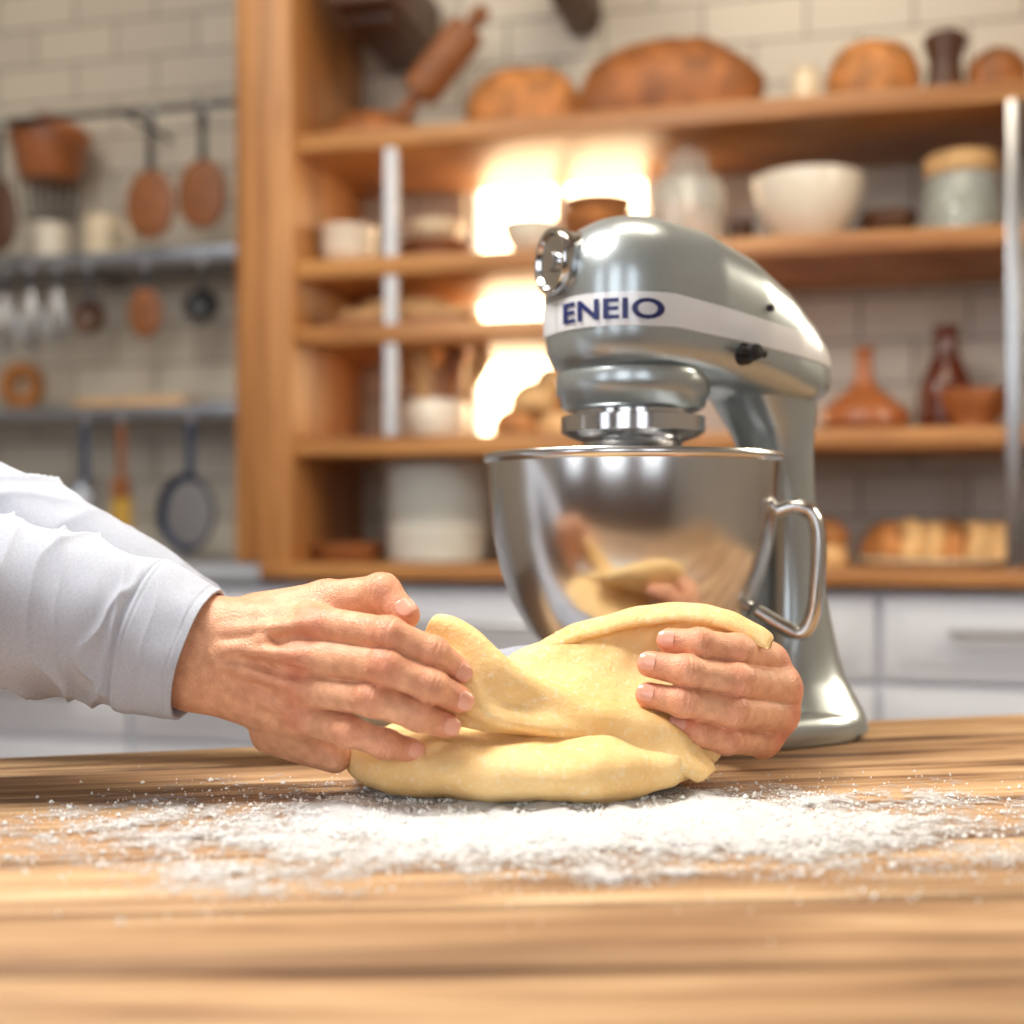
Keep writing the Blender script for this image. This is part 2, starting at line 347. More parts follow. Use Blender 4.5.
def hang(name,px,zr,L,bw,bh,hm,bm_,kind='spoon',hr=.006):
    s,_=WS(px,tR-.012)
    b=B(name,RM@Matrix.Translation((s,tR-.03,zr)))
    b.add(*tube([(0,.018,.0),(0,.014,.012),(0,0,.008),(0,0,-.015)],.0025,8,16),steel)
    b.add(*tube([(0,0,-.012),(0,0,-L*.5),(0,0,-L)],[hr,hr*.8,hr],10,12,asp=.6),hm)
    c=-L-bh/2+.01
    if kind=='spoon': b.add(*sh_(ell(bw,.02,bh,28,16,flat=1.0,noise=.02),0,0,c-bh/2),bm_)
    if kind=='ladle':
        b.add(*sh_(lathe([(0,-.03),(bw*.3,-.026),(bw*.46,-.01),(bw*.5,.006),(bw*.46,.006),(bw*.4,-.008),(0,-.022)],32,1,bh/bw),0,0,c,rx=math.pi/2*.85),bm_)
    if kind=='pan':
        V,Fc=lathe([(0,0),(bw*.44,0),(bw*.5,.022),(bw*.49,.025),(bw*.42,.005),(0,.004)],40,1,bh/bw); V=np.asarray(V); b.add(np.stack([V[:,0],-V[:,2],V[:,1]+c],1),Fc,bm_)
        V,Fc=lathe([(0,.0045),(bw*.40,.0052),(bw*.40,.006),(0,.0065)],40,1,bh/bw); V=np.asarray(V); b.add(np.stack([V[:,0],-V[:,2],V[:,1]+c],1),Fc,steel)
    if kind=='whisk':
        for k in range(5):
            a=k*math.pi/5; x=math.cos(a)*bw/2; y=math.sin(a)*bw/2
            b.add(*tube([(0,0,-L),(x*.7,y*.7,-L-bh*.35),(x,y,-L-bh*.7),(0,0,-L-bh),(-x,-y,-L-bh*.7),(-x*.7,-y*.7,-L-bh*.35),(0,0,-L)],.0022,6,36),steel)
    if kind=='brush':
        b.add(*box(-bw*.4,bw*.4,-.008,.008,-L-.03,-L+.01,.003),brownw,False); b.add(*lathe([(0,-L-bh),(bw*.5,-L-bh+.005),(bw*.45,-L-.03),(0,-L-.03)],20,1,.5),bm_)
    return b.done()
hang('wooden_spatula',155,zt-.012,.13,.108,.14,black,brownw,hr=.01)
hang('wooden_spatula',207,zt-.012,.115,.108,.14,black,brownw,hr=.01)
hang('wooden_spatula',4,zt-.012,.13,.09,.15,black,dbrown,hr=.01)
for px,kd,L,bw,bh,hm,bm_,nm in ((10,'whisk',.045,.045,.12,dsteel,dsteel,'balloon_whisk'),(36,'whisk',.04,.04,.12,dsteel,dsteel,'balloon_whisk'),(62,'whisk',.04,.04,.11,dsteel,dsteel,'balloon_whisk'),(94,'ladle',.075,.07,.075,dsteel,dbrown,'ladle'),(150,'spoon',.06,.072,.1,dsteel,brownw,'wooden_spoon'),(206,'ladle',.065,.075,.07,black,black,'ladle')):
    hang(nm,px,ZA-.035,L,bw,bh,hm,bm_,kd)
for px,kd,L,bw,bh,hm,bm_,nm in ((90,'ladle',.12,.085,.09,navy,steel,'ladle'),(126,'brush',.13,.05,.11,brownw,mat('yellow_bristle',(190,150,60),.7),'pastry_brush'),(195,'pan',.12,.125,.16,navy,navy,'skimmer_pan')):
    hang(nm,px,ZB-.03,L,bw,bh,hm,bm_,kd,hr=.011)
def obw(name,px,z,parts,t=.25): return obj(name,px,z,parts,t)
pr=[(lathe([(0,0),(.036,0),(.04,.01),(.042,.085),(.038,.088),(.036,.02),(0,.015)],32),cer)]
for kx in range(7):
    pr.append((tube([(0.0,0,.03),(-.06+kx*.02,.0,.12),(-.07+kx*.023,0,.19)],.003,6,8),dsteel))
pr.append((lathe([(0,.18),(.06,.18),(.07,.2),(.08,.25),(.09,.275),(.088,.285),(.07,.3),(.035,.305),(.025,.325),(0,.33)],36),terra))
obw('utensil_crock',50,ZA,pr,.262)
obw('cream_mug',103,ZA,[(lathe([(0,0),(.036,0),(.038,.006),(.038,.095),(.034,.095),(.033,.01),(0,.008)],32),cream),(tube([(.036,0,.07),(.062,0,.065),(.062,0,.025),(.036,0,.018)],.006,8,16),cream)])
obw('ring_bread',22,ZB,[(sh_(tube([(.035*math.cos(a),0,.035*math.sin(a)) for a in np.linspace(0,2*math.pi,25)],.02,14),0,0,.055),crust)])
obw('wooden_board',142,ZB,[(box(-.13,.13,-.06,.06,0,.02,.004),crustl)],.26)
# ---------------------------------------------------------------- table
yn=.43
def yf(x): return 1.09+.26*x
tm,n,l,bs,rmp,mp=wood('table_top_wood',(104,76,56),(212,184,148),(3.2,52,1),.6,uv=True,c3=(182,146,108))
tc=n.new('ShaderNodeTexCoord'); mp2=n.new('ShaderNodeMapping'); mp2.inputs['Scale'].default_value=(1.3,8,1); l.new(tc.outputs['UV'],mp2.inputs['Vector'])
n2=n.new('ShaderNodeTexNoise'); n2.inputs['Scale'].default_value=1.8; n2.inputs['Detail'].default_value=6; n2.inputs['Distortion'].default_value=1.4; l.new(mp2.outputs['Vector'],n2.inputs['Vector'])
r2=n.new('ShaderNodeValToRGB'); r2.color_ramp.elements[0].position=.32; r2.color_ramp.elements[0].color=(.52,.44,.37,1); r2.color_ramp.elements[1].position=.54; r2.color_ramp.elements[1].color=(1.03,1.03,1.03,1)
l.new(n2.outputs['Fac'],r2.inputs['Fac'])
mx=n.new('ShaderNodeMix'); mx.data_type='RGBA'; mx.blend_type='MULTIPLY'; mx.inputs[0].default_value=1
l.new(rmp.outputs['Color'],mx.inputs[6]); l.new(r2.outputs['Color'],mx.inputs[7])
mx2=n.new('ShaderNodeMix'); mx2.data_type='RGBA'; mx2.blend_type='MULTIPLY'; mx2.inputs[0].default_value=1
at=n.new('ShaderNodeAttribute'); at.attribute_name='Col'; l.new(mx.outputs[2],mx2.inputs[6]); l.new(at.outputs['Color'],mx2.inputs[7]); l.new(mx2.outputs[2],bs.inputs['Base Color'])
tb=B('wooden_table'); uvs=[]
X0,X1=-.72,.78; nxs=40; th=.035
vs=[0,.14,.27,.43,.56,.72,.86,1.0]; tint=[(.96,.92,.86),(.82,.76,.70),(1.04,1.03,1.0),(.86,.79,.72),(1.03,1,.95),(.84,.79,.74),(1,.98,.94)]
for i in range(7):
    v0=vs[i]+.003; v1=vs[i+1]-.003
    prof=[(v0,-th),(v0,-.004),(v0+.003,-.0008),(v0+.008,0),(v1-.008,0),(v1-.003,-.0008),(v1,-.004),(v1,-th)]
    R=[]
    for x in np.linspace(X0,X1,nxs):
        R.append(np.array([(x,yn+v*(yf(x)-yn),TT+z) for v,z in prof])); uvs+= [(x+i*3.7,v*.8+i*1.3) for v,z in prof]
    V,Fc=rings(R); Fc=[f[::-1] for f in Fc]; tb.add(V,Fc,tm,True,col=np.tile(tint[i],(len(V),1)))
ntop=tb.n
legm=wood('table_leg_wood',(120,86,58),(180,140,100),(20,20,2),.5)[0]
for x,y in ((-.64,.5),(.7,.5),(-.64,yf(-.64)-.1),(.7,yf(.7)-.1)):
    tb.add(*box(x-.035,x+.035,y-.035,y+.035,0.001,TT-th+.001,.004),legm,False)
tb.add(*box(-.64,.7,.485,.51,TT-th-.09,TT-th+.001,.003),legm,False)
a0=np.array([-.64,yf(-.64)-.1]); a1=np.array([.7,yf(.7)-.1])
V,Fc=box(0,np.linalg.norm(a1-a0),-.012,.012,TT-th-.09,TT-th+.001,.003); tb.add(V,Fc,legm,False,T=Matrix.Translation((a0[0],a0[1],0))@Matrix.Rotation(math.atan2(*(a1-a0)[::-1]),4,'Z'))
to=tb.done()
uvl=to.data.uv_layers.new(name='UVMap')
for lp in to.data.loops:
    vi=lp.vertex_index
    uvl.data[lp.index].uv=uvs[vi] if vi<ntop else (0,0)
# ---------------------------------------------------------------- flour
fm,n,l,bs=nt('flour')
bs.inputs['Base Color'].default_value=(.78,.79,.80,1); bs.inputs['Roughness'].default_value=.95
at=n.new('ShaderNodeAttribute'); at.attribute_name='Col'; tc=n.new('ShaderNodeTexCoord')
nz=n.new('ShaderNodeTexNoise'); nz.inputs['Scale'].default_value=190; nz.inputs['Detail'].default_value=8; nz.inputs['Roughness'].default_value=.8; l.new(tc.outputs['Object'],nz.inputs['Vector'])
ad=n.new('ShaderNodeMath'); ad.operation='MULTIPLY_ADD'; ad.inputs[1].default_value=1.6; l.new(nz.outputs['Fac'],ad.inputs[0]); l.new(at.outputs['Fac'],ad.inputs[2])
mr=n.new('ShaderNodeMapRange'); mr.inputs['From Min'].default_value=1.10; mr.inputs['From Max'].default_value=1.5; l.new(ad.outputs[0],mr.inputs['Value']); l.new(mr.outputs[0],bs.inputs['Alpha'])
bp=n.new('ShaderNodeBump'); bp.inputs['Strength'].default_value=.9; bp.inputs['Distance'].default_value=.003; l.new(nz.outputs['Fac'],bp.inputs['Height']); l.new(bp.outputs['Normal'],bs.inputs['Normal'])
gx=np.linspace(-.36,.42,400); gy=np.linspace(.58,.98,220); X,Y=np.meshgrid(gx,gy,indexing='ij')
p3=np.stack([X.ravel(),Y.ravel(),0*X.ravel()],1)
def cover(p):
    x,y=p[:,0],p[:,1]
    r=np.sqrt(((x-.035)/.31)**2+((y-.77-.03*np.clip(x,-1,1))/.13)**2)
    return 1.08-r+.55*vn(p,9,1)+.5*vn(p,28,2)+.35*vn(p*[.6,1,1],80,3)
cv=cover(p3); cc=np.clip(.25+cv*.72+.28*vn(p3,120,9),0,1)
z=TT+.0006+np.clip(cv,0,1)*(.0014+.008*np.clip(vn(p3,70,5)+.12,0,1)+.005*np.clip(vn(p3,160,6),0,1))
V=np.stack([p3[:,0],p3[:,1],np.maximum(z,TT+.0004)],1)
ny=len(gy); Fc=[]
keep=(cc>.12).reshape(X.shape)
for i in range(len(gx)-1):
    for j in range(ny-1):
        if keep[i,j] or keep[i+1,j+1]: Fc.append([i*ny+j,(i+1)*ny+j,(i+1)*ny+j+1,i*ny+j+1])
fb=B('flour_dusting'); fb.add(V,Fc,fm,True,col=np.repeat(cc[:,None],3,1))
oc=np.array([(1,0,0),(-1,0,0),(0,1,0),(0,-1,0),(0,0,1),(0,0,-1)],float); of=[(0,2,4),(2,1,4),(1,3,4),(3,0,4),(2,0,5),(1,2,5),(3,1,5),(0,3,5)]
VV=[];FF=[]; c=0
while c<6500:
    x=rng.normal(.03,.21); y=rng.normal(.75,.09)
    q=cover(np.array([[x,y,0]]))[0]
    if -.55<q<1.1 and .5<y<.97 and rng.rand()<np.clip(.35+q,.03,1):
        r=rng.uniform(.0003,.001)*(1.9 if rng.rand()<.18 else 1)
        VV.append(oc*r*rng.uniform(.7,1.3,3)+[x,y,TT+max(q,0)*.003+r*.6]); FF+=[[k+c*6 for k in f] for f in of]; c+=1
grain=mat('flour_grains',(242,242,240),.9,var=.02)
fb.add(np.vstack(VV),FF,grain,False)
fb.done(0)
# ---------------------------------------------------------------- dough
dm,n,l,bs=nt('dough')
tc=n.new('ShaderNodeTexCoord'); nz=n.new('ShaderNodeTexNoise'); nz.inputs['Scale'].default_value=22; nz.inputs['Detail'].default_value=4; l.new(tc.outputs['Object'],nz.inputs['Vector'])
r=n.new('ShaderNodeValToRGB'); e=r.color_ramp.elements; e[0].position=.3; e[0].color=(*srgb((234,190,120)),1); e[1].position=.7; e[1].color=(*srgb((248,216,156)),1)
l.new(nz.outputs['Fac'],r.inputs['Fac'])
n4=n.new('ShaderNodeTexNoise'); n4.inputs['Scale'].default_value=200; n4.inputs['Detail'].default_value=8; n4.inputs['Roughness'].default_value=.8; l.new(tc.outputs['Object'],n4.inputs['Vector'])
m4=n.new('ShaderNodeMapRange'); m4.inputs['From Min'].default_value=.53; m4.inputs['From Max'].default_value=.70; m4.inputs['To Max'].default_value=.75; l.new(n4.outputs['Fac'],m4.inputs['Value'])
x4=n.new('ShaderNodeMix'); x4.data_type='RGBA'; l.new(m4.outputs[0],x4.inputs[0]); l.new(r.outputs['Color'],x4.inputs[6]); x4.inputs[7].default_value=(.92,.85,.70,1); l.new(x4.outputs[2],bs.inputs['Base Color'])
bs.inputs['Roughness'].default_value=.66; bs.inputs['Subsurface Weight'].default_value=.10; bs.inputs['Subsurface Scale'].default_value=.005; bs.inputs['Subsurface Radius'].default_value=(1,.6,.25)
n2=n.new('ShaderNodeTexNoise'); n2.inputs['Scale'].default_value=260; n2.inputs['Detail'].default_value=7; n2.inputs['Roughness'].default_value=.68; l.new(tc.outputs['Object'],n2.inputs['Vector'])
bp=n.new('ShaderNodeBump'); bp.inputs['Strength'].default_value=.75; bp.inputs['Distance'].default_value=.0018; l.new(n2.outputs['Fac'],bp.inputs['Height']); l.new(bp.outputs['Normal'],bs.inputs['Normal'])
dg=B('bread_dough')
R=[]; seg=220
for i in range(90):
    ph=-math.pi/2+math.pi*i/89; a=np.linspace(0,2*math.pi,seg,endpoint=False)
    cx=abs(math.cos(ph))**.62; z=np.sign(math.sin(ph))*abs(math.sin(ph))**.85
    q=np.stack([np.cos(a)*cx*.1195,np.sin(a)*cx*.090,np.full(seg,z*.0225)],1)
    nn=vn(q,22,3)*.008+vn(q,60,4)*.002
    q[:,:2]*=(1+nn/.1)[:,None]; q[:,2]+=vn(q,30,8)*.008+vn(q,75,2)*.003
    q+= [.006,.878,TT+.0215]; q[:,2]=np.maximum(q[:,2],TT+.0012); R.append(q)
dg.add(*rings(R),dm)
def bsurf(C,nu,nv):
    C=np.array([[P(*p) for p in row] for row in C])
    A=np.array([cat(row,nu) for row in C]); return np.stack([cat(A[:,i],nv) for i in range(nu)],0)
def sheet(C,th,nu=90,nv=50,sd=0,amp=.0025,wr=None):
    S=bsurf(C,nu,nv); du=np.gradient(S,axis=0); dv=np.gradient(S,axis=1); N=np.cross(du,dv); N/=np.linalg.norm(N,axis=2,keepdims=True)+1e-12
    if N[...,1].mean()>0: N=-N
    f=S.reshape(-1,3); d=(vn(f,30,sd)*amp*2+vn(f,80,sd+1)*amp*.7).reshape(nu,nv,1)
    if wr is not None: d=d+wr(np.linspace(0,1,nu)[:,None],np.linspace(0,1,nv)[None])[...,None]
    S=S+N*d
    u=np.linspace(-1,1,nu)[:,None]; v=np.linspace(-1,1,nv)[None]
    t=th*np.sqrt(np.clip(1-np.abs(u)**10,0,1))*np.sqrt(np.clip(1-np.abs(v)**6,0,1))
    t=np.maximum(t,1e-5)[...,None]
    A=S+N*t; Bk=S-N*t; V=np.vstack([A.reshape(-1,3),Bk.reshape(-1,3)]); m=nu*nv; Fc=[]
    for i in range(nu-1):
        for j in range(nv-1):
            q=[i*nv+j,(i+1)*nv+j,(i+1)*nv+j+1,i*nv+j+1]; Fc.append(q); Fc.append([x+m for x in q[::-1]])
    for i in range(nu-1):
        for j,fl_ in ((0,0),(nv-1,1)):
            q=[i*nv+j,(i+1)*nv+j,(i+1)*nv+j+m,i*nv+j+m]; Fc.append(q if fl_ else q[::-1])
    for j in range(nv-1):
        for i in (0,nu-1): Fc.append([i*nv+j,i*nv+j+1,i*nv+j+1+m,i*nv+j+m])
    return V,Fc
A_=[[(470,712,.85),(530,722,.85),(600,736,.85),(655,752,.85),(705,772,.852)],
 [(480,695,.850),(540,702,.852),(610,712,.854),(668,728,.858),(722,754,.868)],
 [(490,680,.864),(550,676,.872),(622,676,.880),(690,682,.884),(748,705,.888)],
 [(498,672,.880),(560,650,.888),(630,636,.894),(710,630,.893),(768,655,.892)],
 [(506,666,.893),(565,638,.899),(625,616,.896),(705,610,.889),(774,638,.884)],
 [(508,674,.886),(568,646,.886),(627,625,.880),(704,619,.875),(768,648,.872)]]
dg.add(*sheet(A_,.0058,sd=3,amp=.003,nu=130,nv=80),dm)
B_=[[(400,708,.826),(440,720,.824),(482,731,.824),(545,739,.826),(610,750,.828),(662,766,.832),(698,784,.836)],
 [(404,682,.824),(446,700,.820),(486,715,.819),(550,726,.824),(614,738,.829),(665,756,.833),(704,780,.836)],
 [(414,650,.826),(458,670,.821),(496,696,.820),(558,711,.827),(620,723,.833),(669,743,.836),(711,774,.839)],
 [(428,624,.836),(468,638,.832),(508,674,.831),(565,698,.837),(626,711,.842),(673,733,.844),(716,770,.846)],
 [(438,630,.848),(472,650,.848),(510,682,.849),(567,705,.849),(628,717,.852),(677,739,.853),(714,772,.853)]]
def wrB(u,v):
    return .0050*np.sin(v*15+u*7+1.2)*np.exp(-(u/.45)**2)+.0014*np.sin(v*9-u*14)
dg.add(*sheet(B_,.0042,sd=9,nu=190,nv=110,wr=wrB,amp=.002),dm)
dg.done(0)
# ---------------------------------------------------------------- skin
sk,n,l,bs=nt('skin')
at=n.new('ShaderNodeAttribute'); at.attribute_name='Col'; tc=n.new('ShaderNodeTexCoord')
nz=n.new('ShaderNodeTexNoise'); nz.inputs['Scale'].default_value=120; nz.inputs['Detail'].default_value=6; l.new(tc.outputs['Object'],nz.inputs['Vector'])
r=n.new('ShaderNodeValToRGB'); e=r.color_ramp.elements; e[0].position=.3; e[0].color=(.82,.74,.70,1); e[1].position=.7; e[1].color=(1.08,1.08,1.08,1); l.new(nz.outputs['Fac'],r.inputs['Fac'])
mx=n.new('ShaderNodeMix'); mx.data_type='RGBA'; mx.blend_type='MULTIPLY'; mx.inputs[0].default_value=1
l.new(at.outputs['Color'],mx.inputs[6]); l.new(r.outputs['Color'],mx.inputs[7]); l.new(mx.outputs[2],bs.inputs['Base Color'])
bs.inputs['Roughness'].default_value=.42; bs.inputs['Subsurface Weight'].default_value=.08; bs.inputs['Subsurface Scale'].default_value=.005; bs.inputs['Subsurface Radius'].default_value=(1,.35,.2)
vo=n.new('ShaderNodeTexVoronoi'); vo.inputs['Scale'].default_value=800; l.new(tc.outputs['Object'],vo.inputs['Vector'])
n3=n.new('ShaderNodeTexNoise'); n3.inputs['Scale'].default_value=260; n3.inputs['Detail'].default_value=6; l.new(tc.outputs['Object'],n3.inputs['Vector'])
am=n.new('ShaderNodeMath'); am.operation='ADD'; l.new(vo.outputs['Distance'],am.inputs[0]); l.new(n3.outputs['Fac'],am.inputs[1])
bp=n.new('ShaderNodeBump'); bp.inputs['Strength'].default_value=.55; bp.inputs['Distance'].default_value=.0007; l.new(am.outputs[0],bp.inputs['Height']); l.new(bp.outputs['Normal'],bs.inputs['Normal'])
nail=mat('fingernail',(222,160,138),.25,var=.06,scale=80,coat=.3)
def unit(v): return v/np.linalg.norm(v)
def make_hand(b,fingers,palm,tend,dorsal,h=.0010):
    fingers=[(np.array([P(*q) for q in pts]),r,np.array(dn,float)) for pts,r,dn in fingers]
    palm=[(P(*a),P(*c),r1,r2) for a,c,r1,r2 in palm]
    tend=[(P(*a),P(*c),r1,r2) for a,c,r1,r2 in tend]
    dv=unit(np.array(dorsal,float))
    def f(p):
        d=None
        for a,c,r1,r2 in palm:
            q=rc(p,a,c,r1,r2); d=q if d is None else smin(d,q,.014)
        for a,c,r1,r2 in tend: d=smin(d,rc(p,a,c,r1,r2),.006)
        tot=None
        for pts,r,dn in fingers:
            q=None
            for i in range(len(pts)-1):
                s=rc(p,pts[i],pts[i+1],r[i],r[i+1]); 
                q=s if q is None else smin(q,s,.003)
            for i in (1,2):
                if i>=len(pts)-1: continue
                q=smin(q,np.linalg.norm(p-(pts[i]+unit(dn)*.0016),axis=1)-r[i]*1.02,.004)
            for i in range(1,len(pts)-1):
                u=unit(pts[i+1]-pts[i-1]); rel=p-pts[i]; a=rel@u; dd=np.linalg.norm(rel,axis=1); w=np.exp(-(dd/(r[i]*1.5))**4)*np.clip(.35+(rel@unit(dn))/r[i],0,1)
                g=sum(np.exp(-((a-o)/.0008)**2) for o in ((-.0042,-.0018,.0006,.003) if i==1 else (-.002,.001))); q=q+.0009*g*w
            s=smin(d,q,.009); tot=s if tot is None else smin(tot,s,.0010)
        return tot
    allp=np.vstack([x[0] for x in fingers]+[np.array([a,c]) for a,c,_,_ in palm])
    lo=allp.min(0)-.028; hi=allp.max(0)+.028
    V,Fc=sdf_mesh(f,lo,hi,h)
    base=np.array(srgb((222,166,130))); red=np.array(srgb((206,116,90))); pale=np.array(srgb((236,192,158)))
    w=np.zeros(len(V))
    for pts,r,dn in fingers:
        for i,g in ((1,.65),(2,.45),(len(pts)-1,.65)):
            w+=g*np.exp(-(np.linalg.norm(V-pts[i]-unit(dn)*r[i]*.5,axis=1)/.009)**2)
        w+=.7*np.exp(-(np.linalg.norm(V-pts[0]-dv*.01,axis=1)/.010)**2)
    w+=.3*(vn(V,50,3)+.1); w=np.clip(w,0,.8)[:,None]
    pw=np.clip(.3+vn(V,35,8)*1.2,0,1)[:,None]*.4
    col=base*(1-pw)+pale*pw; col=col*(1-w)+red*w
    b.add(V,Fc,sk,True,col=col)
    for pts,r,dn in fingers:
        u=unit(pts[-1]-pts[-2]); nn=dn-u*dn.dot(u); nn=unit(nn); s=np.cross(u,nn); rr=r[-1]
        c=pts[-1]+u*.0012; W=[]; nu_,nv_=21,21
        for i in range(nu_):
            for j in range(nv_):
                a=-1+2*i/(nu_-1); t=-1+2*j/(nv_-1)
                wd_=(1-abs(t)**3)**.5*.80
                e_=max(abs(a),abs(t)); dr=.0004-(.0014 if e_>.93 else 0)-.0012*max(0,t)**2
                R_=rr+dr+ (r[-2]-rr)*max(0,-t)*.25
                th_=a*wd_
                W.append(c+u*(t*.0060)+s*math.sin(th_)*R_+nn*(math.cos(th_)*R_))
        Fn=[[i*nv_+j,(i+1)*nv_+j,(i+1)*nv_+j+1,i*nv_+j+1] for i in range(nu_-1) for j in range(nv_-1)]
        b.add(W,Fn,nail,True)
fab,n,l,bs=nt('linen_sleeve')
tc=n.new('ShaderNodeTexCoord'); 
def stretched(sc):
    mp=n.new('ShaderNodeMapping'); mp.inputs['Scale'].default_value=sc; l.new(tc.outputs['Object'],mp.inputs['Vector'])
    z=n.new('ShaderNodeTexNoise'); z.inputs['Scale'].default_value=1; z.inputs['Detail'].default_value=2; l.new(mp.outputs['Vector'],z.inputs['Vector']); return z
za=stretched((400,2400,2400)); zb=stretched((2400,400,400))
av=n.new('ShaderNodeMath'); av.operation='MULTIPLY_ADD'; av.inputs[1].default_value=1; l.new(za.outputs['Fac'],av.inputs[0]); l.new(zb.outputs['Fac'],av.inputs[2])
hv=n.new('ShaderNodeMath'); hv.operation='MULTIPLY'; hv.inputs[1].default_value=.5; l.new(av.outputs[0],hv.inputs[0])
r=n.new('ShaderNodeValToRGB'); e=r.color_ramp.elements; e[0].position=.3; e[0].color=(*srgb((156,161,174)),1); e[1].position=.7; e[1].color=(*srgb((188,193,204)),1)
l.new(hv.outputs[0],r.inputs['Fac']); l.new(r.outputs['Color'],bs.inputs['Base Color']); bs.inputs['Roughness'].default_value=.9
bp=n.new('ShaderNodeBump'); bp.inputs['Strength'].default_value=.3; bp.inputs['Distance'].default_value=.0004; l.new(hv.outputs[0],bp.inputs['Height']); l.new(bp.outputs['Normal'],bs.inputs['Normal'])
def sleeve(b,pts,rad,cuff,sd=0,res=260,seg=170):
    def disp(t,a):
        q=np.stack([np.cos(a)*1.1,np.sin(a)*1.1,np.full(len(a),t*7)],1)
        amp=np.clip(.75+vn(q,1.,sd+5)*2.4,0,1.2)*(1-.8*(t>cuff))
        ph=t*60+3.4*np.cos(a+sd)+7*vn(q,1.1,sd+2); ph2=t*34-4.2*np.cos(a+sd+1)+6*vn(q,1.4,sd+4)
        k=1+.08*vn(q,1.3,sd)*2+.085*(1-np.abs(np.sin(ph*.5)))**2.4*amp+.085*(1-np.abs(np.sin(ph2*.5)))**2.4*amp-.04*amp
        k-=.05*np.exp(-((t-cuff)/.0028)**2)+.015*np.exp(-((t-cuff-.016)/.002)**2)
        if t>cuff: k+=.02
        k-=.018*np.exp(-((t-.978)/.0025)**2)
        return k
    V,Fc=tube(np.array([P(*p) for p in pts]),rad,seg,res,asp=.85,disp=disp,cap=False)
    b.add(V,Fc,fab); V=np.asarray(V); last=V[-seg:]; c=last.mean(0); pv=V[-seg*8:-seg*7]; d=pv.mean(0)-c
    R=[last,c+(last-c)*.985-d*.02,c+(last-c)*.95+d*.02,c+(last-c)*.93+d*1.5,c+(last-c)*.5+d*3]
    b.add(*rings(R,cap0=False,cap1=True),fab)
    f0=V[:seg]; b.add(f0,[list(range(seg))[::-1]],fab)
ba=B('baker_arms')
D=(0,-1,.2)
make_hand(ba,[
 ([(312,624,.828),(388,635,.800),(433,653,.805),(458,670,.814)],[.0124,.0110,.0098,.0085],D),
 ([(303,656,.822),(385,667,.793),(432,686,.797),(459,699,.806)],[.0122,.0110,.0099,.0086],D),
 ([(299,687,.824),(372,699,.795),(418,715,.799),(446,725,.807)],[.0118,.0104,.0094,.0082],D),
 ([(300,716,.832),(348,731,.806),(386,744,.806),(411,750,.813)],[.0108,.0096,.0087,.0076],D),
 ([(262,618,.854),(326,603,.850),(381,594,.834),(404,615,.824)],[.0165,.0142,.0124,.0102],(.35,-.8,.5))],
 [((195,622,.848),(310,629,.832),.0175,.0130),((195,643,.845),(302,658,.830),.0185,.0130),((193,664,.846),(298,688,.832),.0180,.0128),((190,684,.85),(300,717,.838),.0155,.0120),
  ((235,680,.856),(300,725,.850),.017,.015),((230,630,.86),(320,616,.850),.017,.014),((300,640,.845),(300,700,.845),.014,.014),((320,616,.850),(352,616,.845),.012,.009),
  ((270,735,.862),(335,757,.850),.012,.010),
  ((195,640,.85),(90,610,.86),.024,.028),((192,668,.85),(80,640,.86),.022,.028)],
 [((225,632,.8255),(308,625,.8150),.0025,.0038),((222,648,.8220),(300,656,.8085),.0025,.0042),((220,663,.8240),(296,687,.8115),.0025,.0038),((218,678,.831),(298,716,.8210),.002,.003),
  ((215,655,.8225),(262,640,.8185),.0016,.0014),((262,640,.8185),(285,672,.8165),.0014,.0012),((235,690,.833),(280,700,.824),.0015,.0013)],
 (0,-1,.15))
sleeve(ba,[(-420,520,.93),(-200,575,.88),(-60,592,.862),(50,612,.855),(130,632,.85),(199,654,.845)],[.062,.062,.060,.055,.049,.043],.83,1)
D2=(-.1,-1,.3)
make_hand(ba,[
 ([(768,661,.910),(737,651,.870),(700,644,.857),(669,641,.862)],[.0122,.0109,.0098,.0085],D2),
 ([(782,687,.908),(737,680,.860),(686,671,.846),(650,664,.852)],[.0124,.0111,.0100,.0087],D2),
 ([(779,715,.906),(732,711,.858),(683,702,.845),(648,695,.850)],[.0120,.0107,.0096,.0084],D2),
 ([(762,740,.904),(726,739,.864),(698,733,.853),(678,726,.855)],[.0112,.0099,.0090,.0078],D2),
 ([(735,668,.960),(722,655,.935),(700,645,.915),(675,646,.907)],[.0135,.012,.0105,.0088],(0,1,.3))],
 [((768,664,.913),(712,668,.972),.0135,.016),((780,689,.912),(710,680,.972),.014,.017),((777,715,.910),(708,690,.972),.0135,.017),((762,738,.910),(706,698,.972),.0125,.015),
  ((765,700,.93),(730,690,.958),.016,.017),((708,683,.972),(560,684,.972),.021,.024)],
 [((782,690,.900),(788,690,.915),.004,.004)],(1,-.3,.2))
sleeve(ba,[(-380,420,1.02),(-150,475,.99),(0,530,.975),(110,585,.972),(220,655,.972),(350,688,.972),(480,688,.972),(580,686,.972)],[.058,.056,.051,.045,.038,.032,.029,.028],.93,5)
ba.done(0)
